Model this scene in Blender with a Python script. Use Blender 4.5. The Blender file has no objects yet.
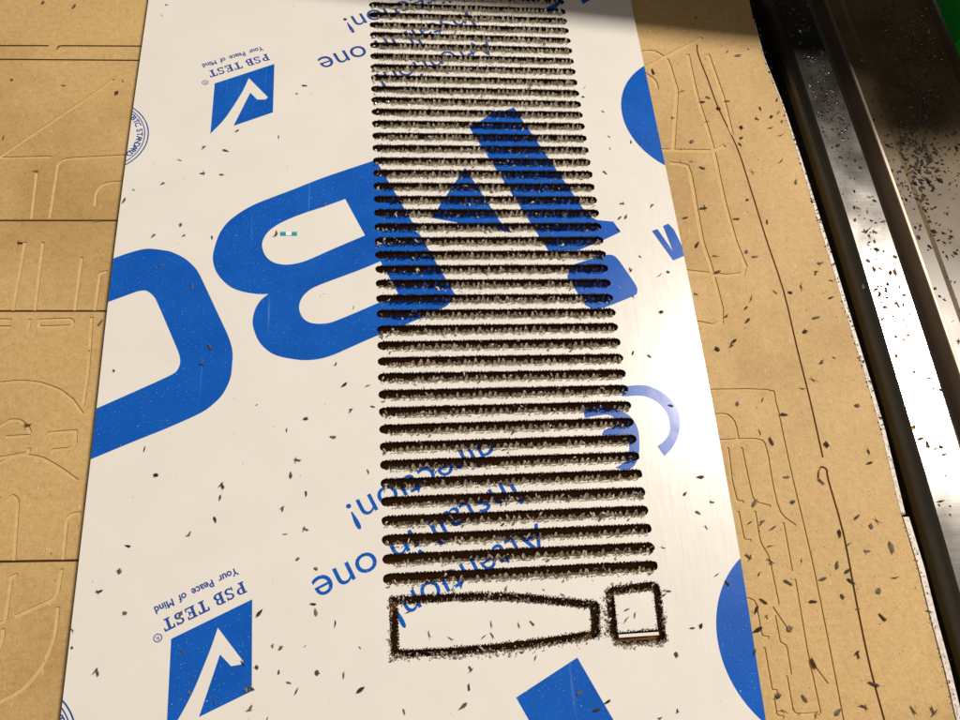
import bpy, math, random
import numpy as np
from mathutils import Vector, Matrix, Euler
from mathutils.geometry import delaunay_2d_cdt
random.seed(7)
RN = random.Random(11)
MM = 0.001                                  # the scene is built in millimetres, linked in metres
sc = bpy.context.scene
COL = sc.collection
# ------------------------------------------------------------------ camera
CF = 860.57
CROT = (0.45547997, -0.11270972, -0.07341685)
CPOS = (-5.305, -63.410, 305.318)
cd = bpy.data.cameras.new('camera'); cam = bpy.data.objects.new('camera', cd); COL.objects.link(cam)
cam.location = [c * MM for c in CPOS]; cam.rotation_euler = CROT
cd.sensor_width = 36; cd.lens = CF * 36 / 960; cd.clip_start = 0.01; cd.clip_end = 20
sc.camera = cam
RM = np.array(Euler(CROT, 'XYZ').to_matrix())
def at(u, v, z=0.0):
    """point of the plane z (mm) seen at picture point u, v of the 960x720 photograph"""
    d = RM @ np.array([(u - 480) / CF, -(v - 360) / CF, -1.0])
    t = (z - CPOS[2]) / d[2]
    return (CPOS[0] + t * d[0], CPOS[1] + t * d[1])
# ------------------------------------------------------------------ world, lamp and fill light
w = bpy.data.worlds.new('World'); sc.world = w; w.use_nodes = True
w.node_tree.nodes['Background'].inputs[0].default_value = (1.0, 0.90, 0.80, 1)
w.node_tree.nodes['Background'].inputs[1].default_value = 0.14
def area(name, loc, target, sx, sy, power, col):
    l = bpy.data.lights.new(name, 'AREA'); l.shape = 'RECTANGLE'; l.size = sx * MM; l.size_y = sy * MM
    l.energy = power; l.color = col
    o = bpy.data.objects.new(name, l); COL.objects.link(o)
    o.location = Vector(loc) * MM
    z = (Vector(loc) - Vector(target)).normalized(); x = Vector((1, 0, 0)); x = (x - z * x.dot(z)).normalized(); y = z.cross(x)
    o.rotation_euler = Matrix((x, y, z)).transposed().to_euler()
    return o
_p = at(835, 376, -6); _v = Vector((_p[0], _p[1], -6)) - Vector(CPOS); _v.normalize(); _v.z = -_v.z
KEY = Vector((_p[0], _p[1], -6)) + _v * 3000
area('workshop_lamp', KEY, (60, 100, 0), 1000, 300, 126, (1.0, 0.905, 0.79))
area('fill_light', (-60, -330, 900), (30, 60, 0), 260, 200, .9, (1.0, 0.86, 0.72))  # added fill from behind the camera, stands for no known fixture
sc.view_settings.view_transform = 'Standard'; sc.view_settings.look = 'None'
sc.view_settings.exposure = 0.0; sc.view_settings.gamma = 1.0
# ------------------------------------------------------------------ materials
def mat(name, base, rough=0.6, spec=0.5, metal=0.0, build=None):
    m = bpy.data.materials.new(name); m.use_nodes = True
    nt = m.node_tree; b = nt.nodes['Principled BSDF']
    b.inputs['Base Color'].default_value = (*base, 1); b.inputs['Roughness'].default_value = rough
    b.inputs['Specular IOR Level'].default_value = spec; b.inputs['Metallic'].default_value = metal
    if build: build(nt, b)
    return m
def coord(nt, scale=(1, 1, 1)):
    t = nt.nodes.new('ShaderNodeTexCoord'); mp = nt.nodes.new('ShaderNodeMapping')
    mp.inputs['Scale'].default_value = scale
    nt.links.new(t.outputs['Object'], mp.inputs['Vector']); return mp.outputs['Vector']
def noise(nt, vec, scale, detail=3, rough=0.5):
    n = nt.nodes.new('ShaderNodeTexNoise'); n.inputs['Scale'].default_value = scale
    n.inputs['Detail'].default_value = detail; n.inputs['Roughness'].default_value = rough
    nt.links.new(vec, n.inputs['Vector']); return n.outputs['Fac']
def ramp(nt, fac, stops):
    r = nt.nodes.new('ShaderNodeValToRGB'); e = r.color_ramp.elements
    while len(e) < len(stops): e.new(0.5)
    for k, (p, c) in enumerate(stops): e[k].position = p; e[k].color = (*c, 1)
    nt.links.new(fac, r.inputs['Fac']); return r.outputs['Color']
def mix(nt, a, b, fac, mode='MIX'):
    n = nt.nodes.new('ShaderNodeMix'); n.data_type = 'RGBA'; n.blend_type = mode
    for s, x in ((n.inputs['Factor'], fac), (n.inputs[6], a), (n.inputs[7], b)):
        if hasattr(x, 'default_value'): nt.links.new(x, s)
        elif isinstance(x, (int, float)): s.default_value = x
        else: s.default_value = (*x, 1)
    return n.outputs[2]
def bump(nt, b, h, strength, dist):
    n = nt.nodes.new('ShaderNodeBump'); n.inputs['Strength'].default_value = strength
    n.inputs['Distance'].default_value = dist * MM
    nt.links.new(h, n.inputs['Height']); nt.links.new(n.outputs['Normal'], b.inputs['Normal'])
def film_nodes(base, lo, spots=True):
    def f(nt, b):
        v = coord(nt)
        c = ramp(nt, noise(nt, v, 45, 4), [(0.3, lo), (0.7, base)])
        c = mix(nt, c, ramp(nt, noise(nt, v, 2600, 2), [(0.25, tuple(x * .82 for x in base)), (0.6, base)]), 0.35)
        nt.links.new(c, b.inputs['Base Color'])
        vs = coord(nt, (1, .06, 1))
        r = ramp(nt, noise(nt, vs, 900, 2), [(0.35, (.23,) * 3), (0.7, (.175,) * 3)])
        nt.links.new(r, b.inputs['Roughness'])
        bump(nt, b, noise(nt, v, 55, 3), 0.3, 0.25)
    return f
M = {}
M['film'] = mat('white_protective_film', (.74, .71, .65),   .38, .55, build=film_nodes((.745, .725, .69), (.70, .68, .645)))
def blue_nodes(nt, b):
    v = coord(nt)
    c = ramp(nt, noise(nt, v, 60, 3), [(0.3, (.002, .080, .42)), (0.7, (.004, .10, .49))])
    pin = ramp(nt, noise(nt, v, 1500, 2, .6), [(0.0, (0, 0, 0)), (0.66, (0, 0, 0)), (0.74, (1, 1, 1))])
    c = mix(nt, c, (.25, .38, .62), pin)
    vs = coord(nt, (1, .03, 1)); s = ramp(nt, noise(nt, vs, 500, 2), [(0.0, (0, 0, 0)), (0.68, (0, 0, 0)), (0.78, (.35,) * 3)])
    c = mix(nt, c, (.14, .30, .62), s)
    nt.links.new(c, b.inputs['Base Color'])
    bump(nt, b, noise(nt, v, 55, 3), 0.3, 0.25)
M['blue'] = mat('blue_film_print', (.004, .085, .4), .20, .45, build=blue_nodes)
M['navy'] = mat('dark_blue_film_print', (.012, .05, .27), .4, .45,
    build=lambda nt, b: nt.links.new(ramp(nt, noise(nt, coord(nt), 500, 2), [(0.3, (.010, .045, .25)), (0.7, (.02, .075, .33))]), b.inputs['Base Color']))
M['core'] = mat('dark_smoked_acrylic', (.010, .006, .005), .25, .5)
def burr_nodes(nt, b):
    c = ramp(nt, noise(nt, coord(nt), 900, 2), [(0.35, (.006, .004, .006)), (0.68, (.012, .009, .009)), (.85, (.10, .08, .07))])
    nt.links.new(c, b.inputs['Base Color'])
M['burr'] = mat('melted_plastic_burr', (.02, .015, .015), .38, .6, build=burr_nodes)
def tooth_nodes(nt, b):
    c = ramp(nt, noise(nt, coord(nt), 1300, 2), [(0.28, (.12, .10, .07)), (0.46, (.50, .44, .34)), (.66, (.85, .78, .64))])
    nt.links.new(c, b.inputs['Base Color'])
    tr = nt.nodes.new('ShaderNodeBsdfTranslucent'); nt.links.new(c, tr.inputs['Color'])
    mx = nt.nodes.new('ShaderNodeMixShader'); mx.inputs[0].default_value = .3
    out = nt.nodes['Material Output']
    nt.links.new(b.outputs[0], mx.inputs[1]); nt.links.new(tr.outputs[0], mx.inputs[2]); nt.links.new(mx.outputs[0], out.inputs[0])
M['tooth'] = mat('shaded_film_and_swarf', (.4, .36, .3), .4, .4, build=tooth_nodes)  # film white partly greyed: the flaps' back-lit shade is in the colour
M['tooth_blue'] = mat('shaded_torn_blue_film', (.005, .05, .26), .4, .4, build=lambda nt, b: nt.links.new(ramp(nt, noise(nt, coord(nt), 1300, 2), [(0.3, (.004, .012, .05)), (0.6, (.006, .06, .30))]), b.inputs['Base Color']))  # darker than the print: back-lit shade mixed into the blue
def mdf_nodes(nt, b):
    v = coord(nt)
    c = ramp(nt, noise(nt, v, 14, 3), [(0.3, (.475, .32, .138)), (0.7, (.545, .378, .168))])
    c = mix(nt, c, ramp(nt, noise(nt, v, 420, 5, .7), [(0.25, (.70, .66, .58)), (0.5, (.97,) * 3), (0.75, (1.14, 1.14, 1.1))]), 0.6, 'MULTIPLY')
    c = mix(nt, c, ramp(nt, noise(nt, v, 1700, 2, .6), [(0.3, (.78, .74, .66)), (0.6, (1.06,) * 3)]), 0.6, 'MULTIPLY')
    c = mix(nt, c, ramp(nt, noise(nt, v, 9, 4, .65), [(0.38, (.80, .75, .66)), (0.52, (1.0,) * 3), (.7, (1.06, 1.05, 1.02))]), .8, 'MULTIPLY')
    vf = coord(nt, (1, .25, 1)); fl = ramp(nt, noise(nt, vf, 1100, 2), [(0.0, (0,) * 3), (0.70, (0,) * 3), (0.78, (1,) * 3)])
    c = mix(nt, c, (.68, .52, .30), fl)
    ds = ramp(nt, noise(nt, v, 700, 2), [(0.0, (0,) * 3), (0.71, (0,) * 3), (0.77, (.8,) * 3)])
    c = mix(nt, c, (.24, .135, .05), ds)
    nt.links.new(c, b.inputs['Base Color'])
    bump(nt, b, noise(nt, v, 900, 4), 0.5, 0.2)
M['mdf'] = mat('tan_fibreboard', (.46, .29, .12), .62, .3, build=mdf_nodes)
M['channel'] = mat('lighter_cut_fibreboard', (.55, .385, .19), .8, .2, build=lambda nt, b: nt.links.new(ramp(nt, noise(nt, coord(nt), 500, 3), [(0.3, (.51, .35, .155)), (0.7, (.585, .41, .19))]), b.inputs['Base Color']))
M['groove'] = mat('fibreboard_cut', (.36, .21, .085), .9, .2)
M['slotcut'] = mat('slot_shade_fibreboard', (.145, .06, .02), .9, .2)  # board tone darkened to hold the shade down in the slots
M['edging'] = mat('pale_edging', (.62, .56, .52), .45, .4, build=lambda nt, b: nt.links.new(ramp(nt, noise(nt, coord(nt), 600, 3), [(0.3, (.40, .35, .31)), (0.55, (.66, .60, .56))]), b.inputs['Base Color']))
def brushed(base, r0, r1, sy=.02, sx=1.0, sc_=1500):
    def f(nt, b):
        v = coord(nt, (sx, sy, 1))
        nt.links.new(ramp(nt, noise(nt, v, sc_, 3), [(0.3, tuple(x * .8 for x in base)), (0.7, base)]), b.inputs['Base Color'])
        nt.links.new(ramp(nt, noise(nt, coord(nt), 60, 4), [(0.3, (r0,) * 3), (0.7, (r1,) * 3)]), b.inputs['Roughness'])

    return f
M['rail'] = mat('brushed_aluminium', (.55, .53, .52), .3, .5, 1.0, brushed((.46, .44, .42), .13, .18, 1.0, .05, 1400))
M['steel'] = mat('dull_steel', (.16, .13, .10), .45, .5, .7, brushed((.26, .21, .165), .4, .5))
M['shoulder'] = mat('shaded_rounded_metal', (.13, .12, .09), .34, .5, 1.0)  # rail metal darkened: the side's shade is put into the colour
M['tray'] = mat('brown_metal_tray', (.075, .04, .02), .2, .25, 0.0,
    build=lambda nt, b: (nt.links.new(ramp(nt, noise(nt, coord(nt), 30, 4), [(0.3, (.055, .036, .018)), (0.7, (.12, .083, .04))]), b.inputs['Base Color']),
                         nt.links.new(ramp(nt, noise(nt, coord(nt), 25, 3), [(0.3, (.20,) * 3), (0.7, (.30,) * 3)]), b.inputs['Roughness'])))
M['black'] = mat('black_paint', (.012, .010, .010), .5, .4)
M['pale'] = mat('pale_bare_metal', (.55, .52, .46), .35, .5, 1.0)
M['green'] = mat('green_plastic', (.015, .55, .05), .45, .4)
def chip_nodes(nt, b):
    oi = nt.nodes.new('ShaderNodeObjectInfo')
    c = ramp(nt, oi.outputs['Random'], [(0.0, (.045, .034, .02)), (0.5, (.15, .12, .08)), (1.0, (.34, .29, .21))])
    c = mix(nt, c, ramp(nt, noise(nt, coord(nt), 900, 3), [(0.3, (.45,) * 3), (0.7, (1.25,) * 3)]), .9, 'MULTIPLY')
    nt.links.new(c, b.inputs['Base Color'])
    tr = nt.nodes.new('ShaderNodeBsdfTransparent'); tr.inputs['Color'].default_value = (.52, .38, .24, 1)
    mx = nt.nodes.new('ShaderNodeMixShader'); mx.inputs[0].default_value = .5
    nt.links.new(b.outputs[0], mx.inputs[1]); nt.links.new(tr.outputs[0], mx.inputs[2]); nt.links.new(mx.outputs[0], nt.nodes['Material Output'].inputs[0])
M['chip'] = mat('smoked_acrylic_chip', (.05, .04, .028), .48, .4, build=chip_nodes)
def crumb_nodes(nt, b):
    nt.links.new(ramp(nt, noise(nt, coord(nt), 300, 2), [(0.3, (.015, .010, .007)), (0.7, (.07, .05, .035))]), b.inputs['Base Color'])
M['crumb'] = mat('dark_swarf_crumbs', (.03, .02, .015), .3, .6, build=crumb_nodes)
M['lint'] = mat('lint_and_shadow_grey', (.22, .19, .15), .5, .4, build=lambda nt, b: nt.links.new(ramp(nt, noise(nt, coord(nt), 700, 2), [(0.32, (.12, .10, .075)), (0.48, (.32, .28, .22)), (0.66, (.60, .55, .47))]), b.inputs['Base Color']))  # grey bits also stand in for shadow below the cut edges
M['shred'] = mat('glossy_grey_shred', (.4, .36, .3), .18, .8, build=lambda nt, b: nt.links.new(ramp(nt, noise(nt, coord(nt), 420, 2), [(0.35, (.03, .025, .02)), (0.5, (.22, .19, .15)), (0.66, (.75, .70, .60))]), b.inputs['Base Color']))
M['dust'] = mat('white_plastic_dust', (.85, .85, .85), .3, .6)
# ------------------------------------------------------------------ object helpers
def link(name, mesh, parent=None):
    o = bpy.data.objects.new(name, mesh); COL.objects.link(o)
    if parent: o.parent = parent
    return o
def make(name, verts, faces, material, parent=None, smooth=False):
    me = bpy.data.meshes.new(name)
    me.from_pydata([(x * MM, y * MM, z * MM) for x, y, z in verts], [], faces); me.materials.append(material)
    if smooth: me.polygons.foreach_set('use_smooth', [True] * len(me.polygons))
    me.update(); return link(name, me, parent)
def empty(name, label, cat, group=None):
    o = link(name, None); tag(o, label, cat, group); o.empty_display_size = .01; return o
def tag(o, label=None, cat=None, group=None, kind=None):
    for k, v in (('label', label), ('category', cat), ('group', group), ('kind', kind)):
        if v: o[k] = v
    return o
class MB:
    def __init__(s): s.v = []; s.f = []
    def add(s, vs, fs):
        n = len(s.v); s.v += vs; s.f += [tuple(i + n for i in f) for f in fs]
    def build(s, name, m, parent=None, smooth=False): return make(name, s.v, s.f, m, parent, smooth)
    def prism(s, sections):
        """loft closed cross-sections given as lists of (x, y, z), same count each, with end caps"""
        k = len(sections[0]); vs = [p for q in sections for p in q]; fs = []
        for a in range(len(sections) - 1):
            for i in range(k):
                j = (i + 1) % k; fs.append((a * k + i, a * k + j, (a + 1) * k + j, (a + 1) * k + i))
        fs.append(tuple(range(k))[::-1]); fs.append(tuple((len(sections) - 1) * k + i for i in range(k)))
        s.add(vs, fs)
# ------------------------------------------------------------------ 2D outlines
def smooth(pts, n=6, closed=True):
    """Catmull-Rom through the points; a point with a third entry is a corner"""
    out = []; N = len(pts); P = [np.array(p[:2], float) for p in pts]; cor = [len(p) > 2 for p in pts]
    for i in range(N if closed else N - 1):
        a, b = P[i], P[(i + 1) % N]
        pa = P[i - 1] if not cor[i] and (closed or i > 0) else 2 * a - b
        pb = P[(i + 2) % N] if not cor[(i + 1) % N] and (closed or i + 2 < N) else 2 * b - a
        m = 1 if (cor[i] and cor[(i + 1) % N]) else n
        for k in range(m):
            t = k / m
            out.append(tuple(.5 * (2 * a + (b - pa) * t + (2 * pa - 5 * a + 4 * b - pb) * t * t + (-pa + 3 * a - 3 * b + pb) * t ** 3)))
    if not closed: out.append(tuple(P[-1]))
    return out
def trace(pts, z=0.0, n=5): return smooth([(*at(p[0], p[1], z), *p[2:]) for p in pts], n)
def circle(c, r, n=64): return [(c[0] + r * math.cos(2 * math.pi * k / n), c[1] + r * math.sin(2 * math.pi * k / n)) for k in range(n)]
def inside(C, loop):
    L = np.asarray(loop); lo, hi = L.min(0), L.max(0)
    idx = np.nonzero((C[:, 0] > lo[0]) & (C[:, 0] < hi[0]) & (C[:, 1] > lo[1]) & (C[:, 1] < hi[1]))[0]
    res = np.zeros(len(C), bool)
    if not len(idx): return res
    x, y = C[idx, 0], C[idx, 1]; r = np.zeros(len(idx), bool)
    for (x0, y0), (x1, y1) in zip(L, np.roll(L, -1, 0)):
        if y0 == y1: continue
        m = (y0 > y) != (y1 > y)
        r[m] ^= x[m] < (x1 - x0) * (y[m] - y0) / (y1 - y0) + x0
    res[idx] = r; return res
def in_shape(C, loops):                     # even-odd over the loops of one shape
    r = np.zeros(len(C), bool)
    for l in loops: r ^= inside(C, l)
    return r
def in_region(C, shapes):
    r = np.zeros(len(C), bool)
    for s in shapes: r |= in_shape(C, s)
    return r
def triangulate(loops):
    vs = []; es = []
    for l in loops:
        n = len(vs); vs += [Vector((float(x), float(y))) for x, y in l]; k = len(l)
        es += [(n + i, n + (i + 1) % k) for i in range(k)]
    v, e, f, _, _, _ = delaunay_2d_cdt(vs, es, [], 0, 1e-5)
    V = np.array([(p.x, p.y) for p in v]); F = np.array([tuple(t) for t in f])
    return V, F, V[F].mean(1)
def sheet_part(name, V, F, z, material, parent):
    if not len(F): return None
    used, invi = np.unique(F.ravel(), return_inverse=True); T = invi.reshape(F.shape)
    return make(name, [(x, y, z) for x, y in V[used]], [tuple(int(i) for i in t) for t in T], material, parent)
def walls(mb, loop, z0, z1):
    k = len(loop)
    mb.add([(x, y, z0) for x, y in loop] + [(x, y, z1) for x, y in loop], [(i, (i + 1) % k, k + (i + 1) % k, k + i) for i in range(k)])
def glyph_shapes(text, size=1.0):
    """outlines of a line of text in the default font, em units: list of (loops), plus advance width"""
    cu = bpy.data.curves.new('tmp', 'FONT'); cu.body = text; cu.size = size; cu.fill_mode = 'NONE'; cu.resolution_u = 4
    o = bpy.data.objects.new('tmp', cu); COL.objects.link(o)
    dg = bpy.context.evaluated_depsgraph_get(); dg.update()
    me = o.evaluated_get(dg).to_mesh()
    V = [(v.co.x, v.co.y) for v in me.vertices]; nb = {}
    for e in me.edges:
        a, b = e.vertices; nb.setdefault(a, []).append(b); nb.setdefault(b, []).append(a)
    loops = []; seen = set()
    for s in nb:
        if s in seen: continue
        l = [s]; seen.add(s); c = s
        while True:
            nx = [q for q in nb[c] if q not in seen]
            if not nx: break
            c = nx[0]; seen.add(c); l.append(c)
        if len(l) > 2:
            q = [V[i] for i in l]; r = [q[0]]
            for pt in q[1:]:
                if math.dist(pt, r[-1]) > 1e-4: r.append(pt)
            loops.append(r)
    o.evaluated_get(dg).to_mesh_clear(); bpy.data.objects.remove(o); bpy.data.curves.remove(cu)
    return loops
def place_text(text, origin, ang, cap, width=None, bold=0.0):
    """one even-odd shape; origin = baseline start (mm), cap = capital height"""
    L = glyph_shapes(text); A = np.concatenate([np.array(l) for l in L])
    caph = 0.73 if not hasattr(place_text, 'cap') else place_text.cap
    sy = cap / caph; x0, x1 = A[:, 0].min(), A[:, 0].max()
    sx = (width / (x1 - x0)) if width else sy
    ca, sa = math.cos(ang), math.sin(ang)
    out = []
    for l in L:
        out.append([(origin[0] + (x - x0) * sx * ca - y * sy * sa, origin[1] + (x - x0) * sx * sa + y * sy * ca) for x, y in l])
    return out
_H = np.concatenate([np.array(l) for l in glyph_shapes('H')]); place_text.cap = _H[:, 1].max()
# ------------------------------------------------------------------ the acrylic sheet: outlines of the cuts
SL = [-.2, 6.7, 13.6, 20.5, 27.6, 34.5, 41.6, 48.7, 55.8, 62.9, 70.1, 77.3, 84.2, 91.2, 98.3, 105.5, 112.5, 119.7, 126.5, 133.5, 140.4, 147.5, 154.8,
      161.8, 168.8, 175.8, 182.6, 189.6, 196.5, 203.6, 210.4, 217.4, 224.0, 230.8, 237.5, 244.3, 251.3, 258.0, 264.5, 271.1, 277.8, 284.6, 291.4, 298.2, 305.0]
SR = [-.2, 6.6, 13.6, 20.5, 27.7, 34.8, 41.9, 49.0, 56.1, 63.2, 70.2, 77.1, 84.1, 91.2, 98.3, 105.2, 112.2, 119.5, 126.8, 133.9, 141.0, 148.2, 155.4,
      162.4, 169.5, 176.5, 183.4, 190.4, 197.3, 204.3, 211.2, 217.7, 224.5, 231.3, 238.2, 244.9, 251.8, 258.4, 265.1, 271.8, 278.2, 285.0, 291.8, 298.5, 305.4]
RAD = 1.72
XR = lambda i: 99.3 - i * .033
def slot_path(i, step=None):
    """centre line ends of slot i"""
    return (1.5, SL[i]), (XR(i) - RAD, SR[i])
def stadium(a, b, r, jag):
    """outline walked along the south side, round the east end, back along the north side, round the west end"""
    a = np.array(a); b = np.array(b); L = np.linalg.norm(b - a); d = (b - a) / L; n = np.array((-d[1], d[0])); out = []
    def side(p, q, sgn, amp, step, sharp):
        t = 0; LL = np.linalg.norm(q - p); u = (q - p) / LL; up = False
        while t < LL:
            o = (amp * RN.uniform(.3, 1.0) if up else -amp * RN.uniform(0, .25)) if jag else 0
            out.append(tuple(p + u * t + n * sgn * (r + o))); up = not up; t += step * RN.uniform(.6, 1.4) if jag else LL
    side(a, b, -1, .55, .8, 1)
    for k in range(9):
        t = -math.pi / 2 + math.pi * k / 8
        rr = r + (RN.uniform(-.1, .25) if jag else 0); out.append(tuple(b + rr * (d * math.cos(t) + n * math.sin(t))))
    side(b, a, 1, .60, .62, 1)
    for k in range(9):
        t = math.pi / 2 + math.pi * k / 8
        rr = r + (RN.uniform(-.08, .12) if jag else 0); out.append(tuple(a + rr * (d * math.cos(t) + n * math.sin(t))))
    return out
def dedupe(l):
    r = [l[0]]
    for p in l[1:]:
        if math.dist(p, r[-1]) > .02: r.append(p)
    if math.dist(r[0], r[-1]) <= .02: r.pop()
    return r
def jagged(loop, amp, step, bias=.0):
    """walk a closed loop and give it ragged teeth"""
    P = [np.array(p) for p in loop]; out = []; up = False
    for p, q in zip(P, P[1:] + P[:1]):
        L = np.linalg.norm(q - p); 
        if L < 1e-6: continue
        d = (q - p) / L; n = np.array((-d[1], d[0])); t = 0
        while t < L:
            o = (amp if up else -amp) * RN.uniform(.1, 1) + bias; out.append(tuple(p + d * t + n * o)); up = not up; t += step * RN.uniform(.6, 1.4)
    return dedupe(out)
NS = len(SL)
core_slots = [dedupe(stadium(*slot_path(i), RAD, False)) for i in range(NS)]
film_slots = [dedupe(stadium(*slot_path(i), RAD, True)) for i in range(NS)]
# two closed profile cuts: outer and inner outlines (picture tracing laid on the sheet)
m1o = [at(*p) for p in [(389, 597), (440, 594), (490, 592.5), (525, 594), (560, 598), (596, 601), (600, 606), (600.5, 634), (596, 638), (540, 647), (490, 653), (440, 656), (394, 657.5), (390.5, 654)]]
m1i = [at(*p) for p in [(398, 605), (440, 602), (490, 600.5), (525, 602), (560, 605.5), (590, 608.5), (591, 631), (540, 638.5), (490, 644.5), (440, 648.5), (399.5, 650)]]
m2o = [at(*p) for p in [(605.5, 590), (611, 587), (652, 581.5), (657, 583), (660.5, 589), (667, 640), (664, 643), (618, 645), (614.5, 642), (609, 634)]]
m2i = [at(*p) for p in [(614, 595), (653, 590.3), (657.8, 629.5), (618.2, 632.5)]]
def densify(l, s=3.0):
    out = []
    for p, q in zip(l, l[1:] + l[:1]):
        k = max(1, int(math.dist(p, q) / s))
        out += [(p[0] + (q[0] - p[0]) * i / k, p[1] + (q[1] - p[1]) * i / k) for i in range(k)]
    return out
fm1o, fm1i, fm2o, fm2i = jagged(m1o, .38, .55), jagged(m1i, .30, .5), jagged(m2o, .38, .5), jagged(m2i, .26, .5)
OUT = smooth([(-101.2, -90, 1), (-101.9, -30), (-102.9, 60), (-103.9, 120), (-104.0, 200), (-102.9, 320, 1),
              (134.5, 320, 1), (133.4, 288), (133.6, 180), (133.4, 100), (131.6, 10), (128.6, -55), (127.5, -90, 1)], 5)
# ------------------------------------------------------------------ the print
A25 = math.radians(25); TA = math.radians(205); PER = 241.0
dirv = np.array((math.cos(TA), math.sin(TA))); upv = np.array((-math.sin(TA), math.cos(TA)))
def frame_pt(t, h): return tuple(dirv * t + upv * h)
def up_copy(l, dy=PER): return [(x, y + dy) for x, y in l]
letter_O = trace([(100, 264, 1), (114.4, 258.1), (127, 253.5), (142.5, 249.3), (151.9, 248.8), (163.3, 250.2), (171.7, 252), (184.2, 258.1), (194.6, 267.1), (199.8, 274.8, 1), (221.7, 321.7),
    (228.3, 336.3), (231.7, 346.7), (232.7, 355), (232.2, 364), (230.4, 378), (223.3, 393.3), (213.3, 404), (200, 413.3), (166.7, 428.3), (133.3, 441.7), (70, 468, 1), (80, 414, 1),
    (95.7, 408.7), (156.7, 381.7, 1), (172.7, 374), (177.3, 370), (180, 363.3), (179.3, 355), (175, 344, 1), (158.3, 305), (153.3, 296), (146.7, 291), (141.7, 290.7), (137, 291.5, 1), (100, 305, 1)])
letter_B = trace([(375.5, 160, 1), (379, 165.3, 1), (456.5, 297, 1), (446, 306.5, 1), (416, 320.2), (374, 337), (350, 347.6), (332.5, 355.2), (318, 359.2), (303.3, 360.2), (290.8, 358.8), (280.4, 356.7),
    (272, 353.5), (263.8, 347.3), (257.5, 339), (253.3, 327.5), (252.7, 319.2), (255.4, 308.8), (260.6, 300.4), (268.3, 293.8, 1), (261.7, 294.3), (251.3, 293.3), (240.8, 291.2), (230.4, 286.9), (220.5, 278),
    (214.8, 268.5), (212.8, 257), (215.6, 243.8), (220.8, 231.3), (229.2, 220.8), (241.7, 211.5), (254.2, 204.6), (268.8, 198.6), (293.8, 189.2), (325, 177)])
hole_B1 = trace([(345.2, 199, 1), (325, 206.3), (304.2, 213.1), (289.6, 218.8), (277.1, 225), (267.7, 232.3), (262.5, 241.7), (262.9, 250), (267.2, 257.8), (275, 262.9), (285.4, 264.6), (295.8, 263.5), (308.3, 259.8), (335.4, 247.9), (365, 235.4, 1)])
hole_B2 = trace([(380.4, 261.3, 1), (361.7, 269.2), (336.7, 278.5), (320, 284.8), (309.6, 290), (302.3, 297.3), (299.2, 305.6), (300.4, 313.4), (305.4, 320.2), (313.8, 323.4), (326.3, 323.3), (338.8, 319.6), (374.2, 304.6), (398, 293.5, 1)])
letter_A = trace([(469.2, 127.5, 1), (487.9, 116.5, 1), (514, 107.5, 1), (523.3, 121.5, 1), (584, 209.8, 1), (589, 216, 1), (597, 220, 1), (613.3, 221.6, 1), (620.8, 231.8, 1), (605, 239.4, 1), (578.3, 250.3, 1), (548.5, 251, 1)])
tri_A = trace([(465, 167.5, 1), (499.5, 220.6, 1), (512, 233, 1), (449, 221, 1), (431.5, 218, 1)])
letter_R = trace([(575, 264, 1), (600, 256, 1), (610, 254.6), (615.5, 256.8), (620, 261.7, 1), (635.5, 284.5), (637.2, 291.7), (633.3, 296), (606.7, 306.7), (594, 310, 1), (585, 305, 1), (567, 276, 1)])
ring_C = trace([(622, 386.5, 1), (641.7, 385), (653.3, 387.8), (664.3, 393.8), (673.6, 402.5), (678.8, 412), (680.2, 423.3), (677.8, 437), (671.7, 448.3), (664.2, 456.3, 1), (657.2, 446.3, 1), (665, 440), (669.4, 431.7), (669.4, 421.7), (665.8, 411.5), (658.3, 403.3), (650, 398.3), (640, 395.8), (622, 396.5, 1)])
ring_D = trace([(583, 410.5, 1), (600, 407.8), (618, 409.5), (631, 417), (637.5, 428), (639.5, 443), (638.3, 457), (633.5, 466.5), (625.3, 470.8, 1), (615.3, 467.8, 1), (625.5, 461), (629, 450), (628.3, 443), (625, 437.5), (600, 438.5, 1), (604, 430, 1), (622, 424, 1), (610, 415.3), (597, 415.7), (585, 418, 1)])
letter_M = trace([(651.7, 230.9, 1), (657.5, 229, 1), (672.6, 250.6, 1), (662.9, 226, 1), (668.2, 223.6, 1), (674, 229.5, 1), (684, 250, 1), (684, 256, 1), (673.1, 260.6, 1)])
bits_top = [trace([(547, 7, 1), (563, 1, 1), (550, 14.5, 1)]), trace([(578, -6, 1), (600, -6, 1), (583, 4.2, 1)])]
bar_low = trace([(516, 697.6, 1), (577.3, 657.5, 1), (625, 740, 1), (600, 775, 1), (560, 775, 1)])
DC = (154.8, 212.8)
disc_top = circle(DC, 37.28, 96); disc_low = circle((154.0, -28.6), 37.3, 96)
logo = trace([(171.1, 638.9, 1), (252.2, 599.3, 1), (251.8, 691.1, 1), (198.9, 717.1, 1), (220, 654.4, 1), (231.1, 666.2, 1), (241.5, 664.3, 1), (243.3, 661.5, 1), (217.8, 627.8, 1),
              (212.2, 644.4), (204.4, 664.4), (192.2, 693.3), (177.8, 720), (166.0, 738, 1)])
logo_u = trace([(214.7, 83.4, 1), (274.4, 63.9, 1), (272.9, 112.4, 1), (233.5, 125.9, 1), (250.3, 92.6, 1), (257.2, 99.5, 1), (265.6, 99.5, 1), (267.9, 97.2, 1), (248.8, 78.1, 1),
                (242.7, 91.1), (234.3, 104.8), (223.6, 120.1), (210.3, 133.8, 1)])
def serifed(x, y0, wd): return [(x - wd, y0), (x + wd, y0), (x + wd, y0 + .10), (x - wd, y0 + .10)]
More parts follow.
